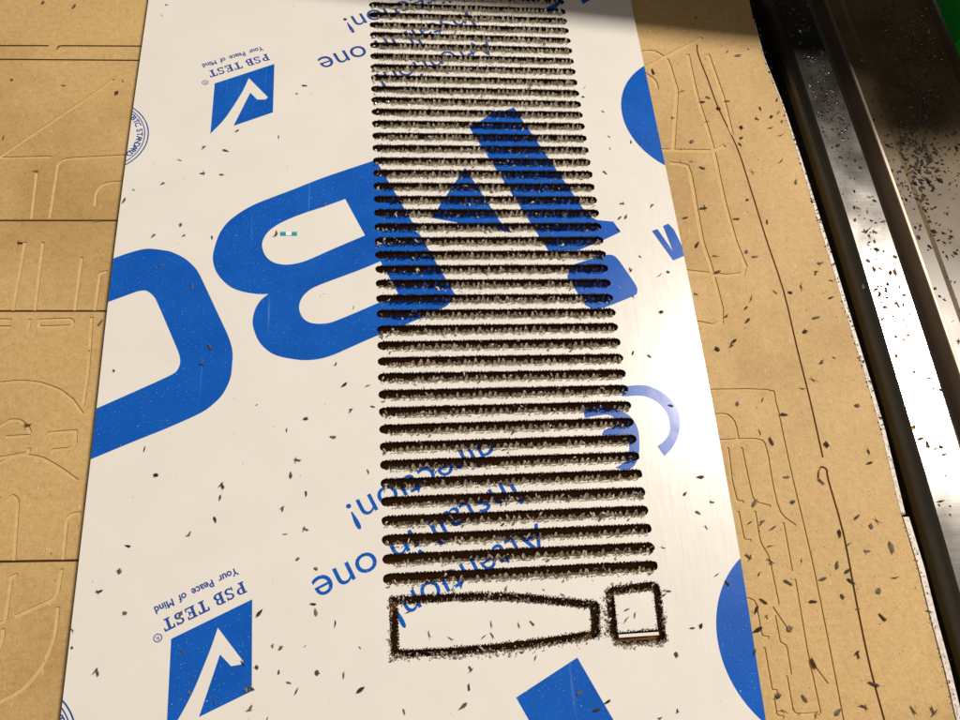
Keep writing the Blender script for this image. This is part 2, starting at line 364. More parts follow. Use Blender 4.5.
def bolder(shapes, e, n=4):
    return shapes + [[[(x + e * math.cos(k * 2 * math.pi / n + .4), y + e * math.sin(k * 2 * math.pi / n + .4)) for x, y in l] for l in s_] for k in range(n) for s_ in shapes]
def caption(dy):
    sh = []
    # heavy serif capitals: default glyphs thickened by slab serifs at the stem ends
    o = np.array((-47.9, 1.5 + dy)); W = 28.6; cap = 4.0
    ca, sa = math.cos(math.radians(24.3)), math.sin(math.radians(24.3)); u = np.array((-ca, -sa)); v = np.array((sa, -ca))
    def put(l): return [tuple(o + u * x + v * y) for x, y in l]
    def rect(x0, y0, x1, y1): return [(x0, y0), (x1, y0), (x1, y1), (x0, y1)]
    def arc(cx, cy, rx, ry, a0, a1, n=12): return [(cx + rx * math.cos(math.radians(a0 + (a1 - a0) * k / n)), cy + ry * math.sin(math.radians(a0 + (a1 - a0) * k / n))) for k in range(n + 1)]
    c = cap
    def bowl(x, y0, y1, w_): # outer and inner half rounds
        m = (y0 + y1) / 2; h = (y1 - y0) / 2
        return arc(x, m, w_, h, -90, 90) + arc(x, m, w_ * .52, h * .72, 90, -90)
    def P(x): return [rect(x + .45, 0, x + 1.3, c), rect(x, 0, x + 1.8, .38), rect(x, c - .38, x + 1.3, c), rect(x + 1.3, c - .38, x + 1.6, c), rect(x + 1.3, c * .42, x + 1.6, c * .42 + .36), bowl(x + 1.6, c * .42, c, 1.5)]
    def B(x): return [rect(x + .45, 0, x + 1.3, c), rect(x, 0, x + 1.8, .38), rect(x, c - .38, x + 1.7, c), rect(x + 1.3, c * .47, x + 1.7, c * .47 + .36), bowl(x + 1.6, c * .49, c, 1.35), bowl(x + 1.6, 0, c * .56, 1.6)]
    def T(x): return [rect(x + 1.35, 0, x + 2.2, c), rect(x + .8, 0, x + 2.75, .36), rect(x, c - .45, x + 3.55, c), rect(x, c - 1.2, x + .36, c), rect(x + 3.2, c - 1.2, x + 3.55, c)]
    def E_(x): return [rect(x + .45, 0, x + 1.3, c), rect(x, 0, x + 3.2, .4), rect(x, c - .4, x + 3.1, c), rect(x + 1.2, c * .46, x + 2.3, c * .46 + .36), rect(x + 2.85, 0, x + 3.2, 1.15), rect(x + 2.75, c - 1.1, x + 3.1, c), rect(x + 2.1, c * .32, x + 2.4, c * .72)]
    def S(x):
        r = .5; p = arc(x + 1.5, c * .74, 1.25, c * .26, 30, 270) + arc(x + 1.5, c * .27, 1.35, c * .27, 90, -160)
        q = arc(x + 1.5, c * .27, .65, c * .17, -160, 90) + arc(x + 1.5, c * .72, .65, c * .17, 270, 30)
        return [p + q, rect(x + 2.5, c - 1.3, x + 2.78, c), rect(x + .12, 0, x + .4, 1.3)]
    x = 0
    for ch, adv in (('P', 4.0), ('S', 3.5), ('B', 4.3), (' ', 1.3), ('T', 4.2), ('E', 4.1), ('S', 3.5), ('T', 3.6)):
        if ch != ' ':
            for l in {'P': P, 'S': S, 'B': B, 'T': T, 'E': E_}[ch](x): sh.append([put(l)])
        x += adv
    return bolder(sh, .09, 3)
def tagline(dy): return bolder([place_text('Your  Peace  of  Mind', (-50.3, 6.3 + dy), math.radians(204.6), 2.5, 28.8)], .11)
def registered(dy):
    c = (-74.4, -15.7 + dy); s = [[circle(c, 1.45, 20), circle(c, 1.12, 20)], place_text('R', (c[0] + .10, c[1] + .80), TA, 1.5)]
    return s
def seal(dy):
    c = (-115.6, 194.1 + dy); R = 19.6; s = [[circle(c, R, 96), circle(c, R - .55, 96)], [circle(c, R - 1.5, 96), circle(c, R - 1.95, 96)], [circle(c, R - 9, 64), circle(c, R - 9.4, 64)]]
    txt = 'S-ACBTC STANDARD'; a = math.radians(66)
    for ch in txt:
        if ch != ' ':
            rr = R - 5.0; o = (c[0] + rr * math.cos(a), c[1] + rr * math.sin(a))
            s += bolder([place_text(ch, o, a - math.pi / 2, 2.4, None)], .13, 3)
        a -= math.radians(6.8 if ch not in 'I-' else 4.5)
    return s
def notice(dy):
    out = []
    for txt, t, h, wd in (('Attention!', -58.7, 8.0, 60.5), ('Install in one', -58.0, -11.2, 80.5), ('direction!', -59.0, -29.8, 59.5)):
        o = frame_pt(t, h); out.append([place_text(txt, (o[0], o[1] + dy), TA, 10.2, wd)])
    return out
PRINTS = [('printed_letter', 'blue', [[letter_O]]), ('printed_letter', 'blue', [[letter_B, hole_B1, hole_B2]]), ('printed_letter', 'blue', [[letter_A], [tri_A]]),
          ('printed_letter', 'blue', [[letter_R]]), ('printed_ring', 'blue', [[ring_C]]), ('printed_ring', 'blue', [[ring_D]]), ('printed_letter', 'blue', [[letter_M]]),
          ('printed_letter', 'blue', [[bits_top[0]], [bits_top[1]]]), ('printed_letter', 'blue', [[bar_low]]), ('printed_disc', 'blue', [[disc_top]]), ('printed_disc', 'blue', [[disc_low]]),
          ('printed_logo', 'blue', [[logo_u]]), ('printed_logo', 'blue', [[logo]])]
for dy in (0, PER):
    PRINTS.append(('printed_caption', 'navy', caption(dy + (1.3 if dy else 0))))
    PRINTS.append(('printed_tagline', 'navy', tagline(dy + (1.0 if dy else 0))))
    PRINTS.append(('registered_mark', 'navy', registered(dy)))
    PRINTS.append(('printed_seal', 'navy', seal(dy - PER)))
    for ln in notice(dy): PRINTS.append(('printed_line', 'navy' if dy else 'blue', ln))
# ------------------------------------------------------------------ triangulate the film once, hand its faces out to film, prints, cut pieces
all_loops = [OUT, fm1o, fm1i, fm2o, fm2i] + film_slots
for _, _, shp in PRINTS:
    for s in shp: all_loops += [dedupe(l) for l in s]
V, F, C = triangulate(all_loops)
in_out = inside(C, OUT)
slots = in_region(C, [[l] for l in film_slots]); o1 = inside(C, fm1o); i1 = inside(C, fm1i); o2 = inside(C, fm2o); i2 = inside(C, fm2i)
body = in_out & ~slots & ~o1 & ~o2
sheet = empty('acrylic_sheet', 'white-filmed plastic sheet with blue print and rows of milled slots on the tan board', 'plastic sheet')
piece1 = empty('cut_piece', 'long tapered piece cut loose inside the ragged outline below the slots', 'plastic piece')
piece2 = empty('cut_piece', 'small squarish piece cut loose beside the long tapered one', 'plastic piece')
taken = np.zeros(len(F), bool)
for nm, mk, shp in PRINTS:
    r = in_region(C, shp) & ~taken; taken |= r
    sheet_part(nm, V, F[r & body], 0, M[mk], sheet)
    sheet_part(nm, V, F[r & i1], 0, M[mk], piece1); sheet_part(nm, V, F[r & i2], 0, M[mk], piece2)
sheet_part('protective_film', V, F[body & ~taken], 0, M['film'], sheet)
sheet_part('protective_film', V, F[i1 & ~taken], 0, M['film'], piece1)
sheet_part('protective_film', V, F[i2 & ~taken], 0, M['film'], piece2)
# the plastic under the film
TH = -2.0
def solid(name, V, F, loops, parent, m):
    mb = MB(); used, iv = np.unique(F.ravel(), return_inverse=True); T = iv.reshape(F.shape)
    P = V[used]
    mb.add([(x, y, -.06) for x, y in P], [tuple(int(i) for i in t) for t in T]); mb.add([(x, y, TH + .02) for x, y in P], [tuple(int(i) for i in t[::-1]) for t in T])
    for l in loops: walls(mb, l, -.06, TH + .02)
    return mb.build(name, m, parent)
V2, F2, C2 = triangulate([OUT, m1o, m1i, m2o, m2i] + core_slots)
s2 = in_region(C2, [[l] for l in core_slots])
solid('plastic_core', V2, F2[inside(C2, OUT) & ~s2 & ~inside(C2, m1o) & ~inside(C2, m2o)], [OUT, m1o, m2o] + core_slots, sheet, M['core'])
solid('plastic_core', V2, F2[inside(C2, m1i)], [m1i], piece1, M['core'])
solid('plastic_core', V2, F2[inside(C2, m2i)], [m2i], piece2, M['core'])
# ------------------------------------------------------------------ burr and torn film along every cut edge
def edge_points(a, b): return np.array(a, float), np.array(b, float)
def teeth(mb, a, b, n, wide, high, lean, z0=-.15, skip=.05, blunt=.8):
    """row of torn flaps on the edge a-b; n = outward direction (away from the cut)"""
    a = np.array(a, float); b = np.array(b, float); n = np.array(n, float); L = np.linalg.norm(b - a); d = (b - a) / L; t = RN.uniform(0, .4)
    while t < L - .3:
        wd = RN.uniform(*wide); h = RN.uniform(*high); le = RN.uniform(*lean)
        if t + wd > L: wd = L - t
        if RN.random() > skip:
            p0 = a + d * t; p1 = a + d * (t + wd); mid = (p0 + p1) / 2 + d * RN.uniform(-.2, .2) * wd; tip = mid + n * le
            hm = h * RN.uniform(.35, .6); k = blunt * wd / 2; m0 = mid - d * k * RN.uniform(.6, 1) + n * le * .4; m1 = mid + d * k * RN.uniform(.6, 1) + n * le * .4
            mc = mid + n * (le * .45 - .28 * (1 if le < 0 else -1))
            t0 = tip - d * wd * .12; t1 = tip + d * wd * .1
            mb.add([(p0[0], p0[1], z0), (p1[0], p1[1], z0), (m0[0], m0[1], z0 + hm), (m1[0], m1[1], z0 + hm * RN.uniform(.8, 1.2)), (mc[0], mc[1], z0 + hm), (t0[0], t0[1], z0 + h), (t1[0], t1[1], z0 + h * RN.uniform(.7, 1))],
                   [(0, 1, 4), (0, 4, 2), (1, 3, 4), (2, 4, 5), (3, 6, 4), (4, 6, 5)])
        t += wd * RN.uniform(.8, 1.1)
BLUE = [s_ for nm_, mk_, sh_ in PRINTS if mk_ == 'blue' for s_ in sh_]
def film_teeth(mb, parent):
    """torn film keeps the print it carries: blue where the blue print was"""
    C_ = np.array([[sum(mb.v[i][0] for i in f) / len(f), sum(mb.v[i][1] for i in f) / len(f)] for f in mb.f])
    if not len(C_): return
    isb = in_region(C_, BLUE); o = mb.build('torn_film_edge', M['tooth'], parent); o.data.materials.append(M['tooth_blue'])
    o.data.polygons.foreach_set('material_index', [int(x) for x in isb])
def crumbs(mb, x, y, z, s):
    a = RN.uniform(0, 6.28); l = s * RN.uniform(.5, 1.4); wv = l * RN.uniform(.3, .7); h = l * RN.uniform(.2, .7)
    c, q = math.cos(a), math.sin(a); e = RN.uniform(-.3, .5) * l
    P = [(-l, 0, 0), (0, -wv, h * .2), (l, 0, max(0, e)), (0, wv, h * .2), (0, 0, h)]
    mb.add([(x + c * u - q * v_, y + q * u + c * v_, z + k) for u, v_, k in P], [(0, 1, 4), (1, 2, 4), (2, 3, 4), (3, 0, 4), (0, 3, 2, 1)])
for i in range(NS):
    (ax, ay), (bx, by) = slot_path(i)
    d = np.array((bx - ax, by - ay)); d /= np.linalg.norm(d); n = np.array((-d[1], d[0]))
    S0, S1 = np.array((ax, ay)) - n * RAD, np.array((bx, by)) - n * RAD; N0, N1 = np.array((ax, ay)) + n * RAD, np.array((bx, by)) + n * RAD
    q = RN.uniform(4, 22)
    south = MB(); teeth(south, S0 + d * q - n * .45, S1 - n * .45, -n, (2.0, 3.0), (1.4, 2.8), (-2.0, -.8), skip=.06); teeth(south, S0 + d * 1, S0 + d * (q + 3), -n, (.5, 1.3), (.5, 1.4), (-1.2, .1), skip=.15)
    teeth(south, S0 + d * 4 - n * .3, S1 - n * .3, -n, (.7, 1.5), (.9, 1.9), (-1.2, -.1), skip=.12); teeth(south, S0 + d * 2 - n * .6, S1 - n * .6, -n, (.5, 1.2), (.7, 1.5), (-.2, .5), skip=.2)
    film_teeth(south, sheet)
    north = MB(); teeth(north, N0, N1, n, (.8, 1.5), (.4, .9), (-.1, .5), skip=.12, blunt=.5); teeth(north, N0, N1, n, (.5, 1.0), (.3, .7), (-.7, .2), skip=.3, blunt=.6)
    north.build('burr', M['burr'], sheet)
def ring(loop_o, loop_i, parent_i):
    for loop, sgn, par in ((loop_o, 1, sheet), (loop_i, -1, parent_i)):
        dk = MB(); lt = MB(); area2 = sum(p[0] * q[1] - q[0] * p[1] for p, q in zip(loop, loop[1:] + loop[:1]))
        for p, q in zip(loop, loop[1:] + loop[:1]):
            dd = np.array(q) - np.array(p); L = np.linalg.norm(dd); nn = np.array((dd[1], -dd[0])) / L * (1 if area2 > 0 else -1) * sgn
            if nn[1] > .3: teeth(dk, p, q, nn, (.7, 1.3), (.5, 1.3), (-.1, .75), blunt=.5); 
            elif nn[1] < -.3: teeth(lt, p, q, nn, (.7, 1.3), (.8, 1.6), (-1.3, .1)); teeth(dk, p, q, nn, (.6, 1.2), (.5, 1.2), (-1.2, .5), skip=.2)
            else: teeth(dk, p, q, nn, (.7, 1.3), (.3, .9), (-1.2, .05)); teeth(lt, p, q, nn, (.4, .9), (.3, 1.0), (-.9, .7), skip=.5)
        if dk.f: dk.build('burr', M['burr'], par)
        if lt.f: film_teeth(lt, par)
ring(m1o, m1i, piece1); ring(m2o, m2i, piece2)
# the narrow white sliver left standing in the lower cut of the small square
sv = [at(618.5, 634.6), at(658.5, 631.9), at(659, 635.0), at(619, 637.7)]
fl = MB(); fl.add([(x, y, -.3) for x, y in sv] + [(x, y, .12) for x, y in sv], [(0, 3, 2, 1), (4, 5, 6, 7), (0, 1, 5, 4), (1, 2, 6, 5), (2, 3, 7, 6), (3, 0, 4, 7)])
fl.build('film_sliver', M['film'], piece2)
# ------------------------------------------------------------------ fibreboard with its old cuts
ZB = -2.0
right_edge = [at(u, v, ZB) for u, v in [(743, -30), (753, 18), (763, 56), (782, 105), (799, 158), (815, 211), (833, 270), (851, 330), (867, 382), (881, 430), (901, 514), (917, 567), (930, 620), (943, 668), (955, 719), (973, 790)]]
BO = dedupe([(-330, right_edge[-1][1])] + right_edge[::-1] + [(-330, right_edge[0][1])])
G = []   # (points in the picture, width mm, depth mm)
def g(pts, wd=.42, dp=.32): G.append((pts, wd if wd > .52 else (1.35 if pts[0][0] < 200 else 2.0), dp if wd > .52 else .38))
for pts in ([(-40, 45.5), (48, 45.7)], [(57, 49), (58.5, 46.5), (62, 45.7), (160, 46.2)], [(-40, 59), (160, 60.5)], [(-40, 220.5), (140, 220.5)], [(-40, 311), (125, 311)], [(-60, 562.6), (95, 560)]): g(pts, .85, 1.6)
g([(0, 157), (40, 130), (80, 103.3), (113, 80)]); g([(50, 217), (58.3, 163.3), (63, 160), (71.7, 158.3), (135, 155)]); g([(36.7, 173), (31.7, 218)]); g([(95, 205), (96, 192), (102, 185), (110, 182.5), (130, 181.3)])
g([(0, 158), (50, 157)], .25, .2)
for a in ([(25, 243), (13, 311)], [(43, 243), (35, 310)], [(81.7, 258), (75, 310)], [(106.7, 271.7), (100, 273), (95, 310)], [(40, 320), (73, 319), (73, 326), (38, 327), (40, 320)], [(-10, 319.5), (10, 320)], [(-10, 327), (10, 327)], [(30, 320), (28, 330)],
          [(91.7, 318), (88, 373), (83, 405)], [(-5, 383.5), (20, 381), (40, 382.7), (60, 390), (73, 400), (81.7, 413)], [(0, 426.7), (10, 420), (20, 420), (28, 426.7), (30, 432)], [(6.7, 437), (29, 435.7)], [(45, 440), (48, 433), (75, 431)],
          [(-5, 459), (0, 458), (28, 453), (29, 449)], [(51.7, 453), (53, 450), (75, 448), (76, 431)], [(0, 463), (20, 454), (43, 458), (63, 470), (76.7, 480)], [(8, 500), (13, 495), (18, 500), (14, 560)], [(63, 560), (66.7, 520), (71.7, 514), (80, 513)],
          [(0, 623), (5, 621.7), (11.7, 576.7), (16.7, 575)], [(16.7, 616), (56.7, 598), (61.7, 570)], [(58, 608), (55, 636.7), (43, 666.7), (23, 690), (0, 701.7)], [(0, 647), (3, 637), (3, 630)]): g(a, .45, .35)
g([(697, 45), (698.3, 55), (708, 80), (718.3, 108), (736.7, 146.7), (750, 186.7), (766, 238.3), (783.3, 290), (796.7, 346.7), (810, 400), (822.7, 456.7)], .75, .7)
g([(818, 478), (818.5, 471), (821.7, 467), (826.7, 470), (828.3, 480), (843.3, 533.3), (856.7, 603.3), (870, 666.7), (887, 730)], .8, .8)
g([(700, 390), (766.7, 390), (775, 400), (783.3, 436.7), (792.7, 480), (810, 553), (825, 626.7), (846, 735)], 1.0, .45)
for a in ([(705, 414.5), (728, 414), (735, 421.7), (738.3, 439.3)], [(712, 440.7), (756.7, 439.3), (766, 448.3), (771.7, 480), (780, 511.7), (795, 525)], [(783.3, 523.3), (791.7, 570)], [(728, 448), (731.7, 480), (736.7, 500.7), (743, 501.7)],
          [(741.7, 448), (748.3, 480), (753.3, 501.7), (770, 506)], [(755, 511.7), (760, 543.3), (768.3, 555), (778.3, 603.3)], [(738.3, 511.7), (744, 540), (750.7, 540.3)], [(744, 598), (755, 600), (761.7, 636.7), (768.3, 637.3)],
          [(773.3, 608.3), (780, 643.3), (786, 645), (790.7, 673.3)], [(795, 580), (806.7, 650), (820, 712)], [(764.3, 648.3), (771.7, 690.7), (776.7, 690.7)], [(786.7, 676.7), (793.3, 715), (818.3, 713.5)], [(774, 700), (776.5, 716), (783, 717)],
          [(773, 608), (788, 630)], [(806, 655), (827, 683)]): g(a, 1.05, .42)
for a in ([(683, 270.7), (743, 274), (735, 240), (723.3, 196.7), (711.7, 143), (696.7, 95), (688, 55)], [(671.7, 163.3), (683, 165), (690, 173), (701.7, 238), (711.7, 270), (721.7, 321.7), (690, 321)], [(655, 150), (713, 151), (724, 146)],
          [(708.3, 55), (723, 96.7), (731.7, 133.3)], [(632, 74), (701.7, 38.3)], [(640, 52), (655, 51), (668, 60), (677, 90), (673, 150)], [(646, 74), (655, 80), (657, 88)]): g(a, .5, .4)
def fillet(q, r=2.2):
    if len(q) < 3: return q
    out = [q[0]]
    for a, b, c in zip(q, q[1:], q[2:]):
        la, lc = np.linalg.norm(a - b), np.linalg.norm(c - b)
        if min(la, lc) < .3: out.append(b); continue
        k = min(r, la * .45, lc * .45); s0 = b + (a - b) / la * k; s1 = b + (c - b) / lc * k
        out += [s0, (s0 + 2 * b + s1) / 4, s1]
    return out + [q[-1]]
bz = []
for pts, wd, dp in G:
    q = [np.array(p_) for p_ in (smooth([at(u, v, ZB) for u, v in pts], 3, False) if len(pts) > 5 and wd > .55 and dp < 1.5 and pts[0] != pts[-1] and pts[0][0] > 600 else [at(u, v, ZB) for u, v in pts])]
    if dp < 1.5 and len(q) < 15: q = fillet(q)
    for a, b in zip(q, q[1:]):
        dv = b - a; L = np.linalg.norm(dv)
        if L < .05: continue
        dv /= L; nv = np.array((-dv[1], dv[0])) * wd / 2
        a2, b2 = a - dv * wd * .35, b + dv * wd * .35
        j = [RN.uniform(-.03, .03) for _ in range(4)]
        bz.append(([tuple(a2 - nv * (1 + j[0])), tuple(b2 - nv * (1 + j[1])), tuple(b2 + nv * (1 + j[2])), tuple(a2 + nv * (1 + j[3]))], dp))
hole = circle(at(718.3, 108.7, ZB), 1.25, 20); bz.append((hole, 6.0))
for l in core_slots + [m1o, m2o]: bz.append((l, 2.01))
KEEP = [m1i, m2i]
V3, F3, C3 = triangulate([BO] + [b[0] for b in bz] + KEEP)
depth = np.zeros(len(F3))
for l, dp in bz:
    m = inside(C3, l); depth[m] = np.maximum(depth[m], dp)
for l in KEEP: depth[inside(C3, l)] = 0
inb = inside(C3, BO); F3 = F3[inb]; depth = depth[inb]
board = empty('fibreboard', 'tan fibreboard base scored with old engraved lines beneath the white sheet', 'board')
em = {}; P3 = V3.tolist(); F3l = F3.tolist()
for fi, t in enumerate(F3l):
    for p_, q_ in ((t[0], t[1]), (t[1], t[2]), (t[2], t[0])): em.setdefault((min(p_, q_), max(p_, q_)), []).append(fi)
cls = [0 if d_ == 0 else 1 if d_ < .5 else 3 if d_ == 2.01 else 2 for d_ in depth]
up_ = list(range(len(F3l)))
def root_of(i):
    while up_[i] != i: up_[i] = up_[up_[i]]; i = up_[i]
    return i
first = {}
for fs in em.values():
    if len(fs) == 2 and cls[fs[0]] == cls[fs[1]]: up_[root_of(fs[0])] = root_of(fs[1])
for fi, c_ in enumerate(cls):
    if c_ == 0: up_[root_of(fi)] = root_of(first.setdefault(0, fi))
comp = {}
for fi, t in enumerate(F3l):
    comp.setdefault(root_of(fi), MB()).add([(P3[i][0], P3[i][1], ZB - depth[fi]) for i in t], [(0, 1, 2)])
for (a, b), fs in em.items():
    d0 = depth[fs[0]]; d1 = depth[fs[1]] if len(fs) > 1 else 20.0
    if d0 != d1:
        own = fs[0] if len(fs) == 1 or d0 > d1 else fs[1]
        comp[root_of(own)].add([(*P3[a], ZB - d0), (*P3[b], ZB - d0), (*P3[b], ZB - d1), (*P3[a], ZB - d1)], [(0, 1, 2, 3)])
for r_, m_ in comp.items():
    nm_, mk_ = (('board_surface', 'mdf'), ('shallow_channel', 'channel'), ('scored_line', 'groove'), ('slot_scoring', 'slotcut'))[cls[r_]]
    vi = {}; nv = []; rm = []
    for p in m_.v:
        k = (round(p[0], 4), round(p[1], 4), round(p[2], 3))
        if k not in vi: vi[k] = len(nv); nv.append(p)
        rm.append(vi[k])
    make(nm_, nv, [tuple(rm[i] for i in f) for f in m_.f], M[mk_], board)
# pale edging along the right edge, broken at a step
for k0, k1, wd in ((1, 10, 2.0), (10, 15, 2.6)):
    mb = MB(); secs = []
    for k in range(k0, k1 + 1):
        x, y = right_edge[k]; w_ = wd * (.35 + .65 * min(1, max(0, (k - 2) / 4)))
        dx = .5 if k0 == 10 else 0
        secs.append([(x + .02 + dx, y, ZB - 9), (x + w_ + dx, y, ZB - 9), (x + w_ + dx, y, ZB - .25), (x + .02 + dx, y, ZB + .12)])
    if k0 == 10: secs[0] = [(a, b - 1.2, c) for a, b, c in secs[0]]
    mb.prism(secs[::-1]); mb.build('edging', M['edging'], board)
# ------------------------------------------------------------------ machine bed to the right
Y0, Y1 = -160.0, 420.0
def bow(pts, z, ext=True):
    """x of an edge as a gentle function of y, from picture points"""
    q = sorted([at(u, v, z) for u, v in pts], key=lambda p: p[1]); ys = [p[1] for p in q]; xs = [p[0] for p in q]
    co = np.polyfit(ys, xs, 2 if len(q) > 2 else 1)
    def f(y):
        yy = min(max(y, ys[0] - 10), ys[-1] + 10); return float(np.polyval(co, yy))
    return f
YS = [Y0 + (Y1 - Y0) * k / 24 for k in range(25)]
RT = -6.0
rl = bow([(778.8, 0), (830, 170), (862, 260), (889.6, 330), (929, 476), (962, 600)], RT); rr = bow([(807.5, 0), (872.5, 180), (896, 245), (922.5, 330), (960, 447)], RT)
rail = empty('metal_rail', 'brushed metal rail with a bright glare spot, dark flakes scattered along it', 'rail')
mb = MB(); secs = []
for y in YS:
    a, b = rl(y), rr(y)
    prof = [(a - .8, -40), (a - .8, -6.0), (a + .1, -6.0), (a + 1.0, -6.0), (b - .5, -6.0), (b - .05, -6.3), (b, -7), (b, -40)]
    secs.append([(x, y, z) for x, z in prof])
mb.prism(secs); mb.build('rail_body', M['rail'], rail)
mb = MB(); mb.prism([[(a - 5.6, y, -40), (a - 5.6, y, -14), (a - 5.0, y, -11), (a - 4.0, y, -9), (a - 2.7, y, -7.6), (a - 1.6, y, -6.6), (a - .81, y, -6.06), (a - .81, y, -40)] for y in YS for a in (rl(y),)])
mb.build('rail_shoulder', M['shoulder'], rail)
lip = bow([(825, 0), (856, 75), (892.5, 175), (903.8, 221.7), (939, 305)], -11)
mb = MB(); mb.prism([[(rr(y) + .3, y, -40), (rr(y) + .3, y, -20), (lip(y) - 1.5, y, -20), (lip(y) - 1.0, y, -11.4), (lip(y) - .5, y, -11), (lip(y) + .8, y, -11), (lip(y) + 1.4, y, -11.6), (lip(y) + 1.5, y, -40)] for y in YS])
ch = mb.build('channel_strip', M['steel'], rail)
tray = empty('chip_tray', 'glossy dark brown metal tray beyond the rail, littered with flakes', 'tray')
pe = bow([(935, 0), (960, 55)], -8)
mb = MB(); mb.prism([[(lip(y) + 1.6, y, -40), (lip(y) + 1.6, y, -12.4), (lip(y) + 9, y, -12.2), (lip(y) + 12, y, -12.6), (313.0, y, -12.6), (313.0, y, -40)] for y in YS]); mb.build('tray_floor', M['tray'], tray)
mb = MB(); mb.prism([[(313.1, y, -40), (313.1, y, -8), (315.2, y, -8), (315.2, y, -40)] for y in (Y0, Y1)]); mb.build('tray_rim', M['pale'], tray)
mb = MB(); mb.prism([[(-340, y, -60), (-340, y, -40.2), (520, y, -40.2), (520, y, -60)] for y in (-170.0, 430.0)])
tag(mb.build('machine_floor', M['black']), 'machine bed blackened with the deep shade of the gap between board and rail', None, None, 'structure')  # the black colour stands in for the gap's deep shade
# green casing at the far corner, bevelled with a recessed face
gx, gy = at(951, 6, -20)
case = empty('green_case', 'bright green casing corner at the top right beyond the tray rim', 'case')
mb = MB()
def chamfer_box(mb, x0, y0, x1, y1, z0, z1, c):
    def ringz(z, k): return [(x0 + k + c, y0 + k, z), (x1 - k - c, y0 + k, z), (x1 - k, y0 + k + c, z), (x1 - k, y1 - k - c, z), (x1 - k - c, y1 - k, z), (x0 + k + c, y1 - k, z), (x0 + k, y1 - k - c, z), (x0 + k, y0 + k + c, z)]
    mb.prism([ringz(z0, 0), ringz(z1 - c, 0), ringz(z1, c)])
chamfer_box(mb, gx + 5, gy - 22, gx + 90, gy + 110, -40, -8, 5); mb.build('shell', M['green'], case)
mb = MB(); chamfer_box(mb, gx + 12, gy - 8, gx + 80, gy + 98, -7.9, -6.2, 1.5); mb.build('lid', M['green'], case)
# gantry just beyond the top of the picture: it shades the far end and mirrors dark in rail and tray
gan = empty('machine_gantry', 'dark machine gantry spanning just beyond the top of the picture', 'gantry')
tg = math.tan(math.radians(5.5)); gy_ = lambda x, y: y + 24 - (x - 130) * tg
mb = MB(); mb.prism([[(x, gy_(x, 293), 50), (x, gy_(x, 288), 54), (x, gy_(x, 288), 98), (x, gy_(x, 293), 102), (x, gy_(x, 385), 102), (x, gy_(x, 391), 98), (x, gy_(x, 391), 54), (x, gy_(x, 385), 50)] for x in (-330.0, 420.0)]); mb.build('cross_beam', M['black'], gan)
mb = MB(); chamfer_box(mb, 335, 276, 419, 390, 103, 165, 4); mb.build('shade_housing', M['black'], gan)  # unseen block added to carry the shade further down the tray
mb = MB(); chamfer_box(mb, 421, 290, 450, 400, -40, 160, 3); mb.build('side_plate', M['black'], gan)
mb = MB(); chamfer_box(mb, -360, 350, -331, 480, -40, 160, 3); mb.build('side_plate', M['black'], gan)
# ------------------------------------------------------------------ flakes of swarf
def flake_mesh(kind, k):
    r = random.Random(100 * kind + k); vs = []; fs = []
    def blade(L, W, a, curl, ox=0, oy=0, oz=0):
        n0 = len(vs); c, s = math.cos(a), math.sin(a); N = 5
        for i in range(N + 1):
            t = i / N; wv = W * math.sin(math.pi * min(1, max(0.04, t ** .8))) * (1 + r.uniform(-.2, .2)); x = L * (t - .5); z = .12 + curl * (2 * t - 1) ** 2 + oz
            for sg, dz in ((-1, 0), (0, .22), (1, .02)):
                y = sg * wv / 2 + .12 * L * math.sin(t * 3) * curl
                vs.append((ox + c * x - s * y, oy + s * x + c * y, z + dz * min(1, wv)))
        for i in range(N):
            for j in range(2):
                b = n0 + i * 3 + j; fs.append((b, b + 3, b + 4, b + 1))
            b = n0 + i * 3; fs.append((b + 2, b + 5, b + 3, b))
    if kind == 0: blade(3.1, 1.15, 0, .25)                       # pointed leaf
    elif kind == 1: blade(2.9, .55, 0, .45)                      # thin sliver
    elif kind == 2: blade(2.7, .8, .3, .4); blade(2.1, .6, -.75, .7, .5, .3)    # forked
    elif kind == 3: blade(2.2, 1.5, 0, .15); blade(1.4, .6, 1.2, .3, .2, .4, .1)   # stubby
    else: blade(3.4, .42, 0, 1.0)                                # hooked curl
    me = bpy.data.meshes.new('flake'); me.from_pydata([(x * MM, y * MM, z * MM) for x, y, z in vs], [], fs); me.materials.append(M['chip']); return me
KN = ['leaf-shaped', 'thin', 'forked', 'stubby', 'curled']
FM = [[flake_mesh(k, j) for j in range(4)] for k in range(5)]
NF = [0]
def on_slots(x, y):
    return -1.5 < x < 101 and y > -3
def surf(x, y):
    if -103 < x < 132: return 0.0, 'the white film'
    if x < rl(y) - 5.6: return ZB, 'the tan board'
    if x < rr(y): return RT, 'the metal rail'
    if x < lip(y) + 1.5: return -19.9, 'the channel beside the rail'
    return -12.5, 'the dark tray'
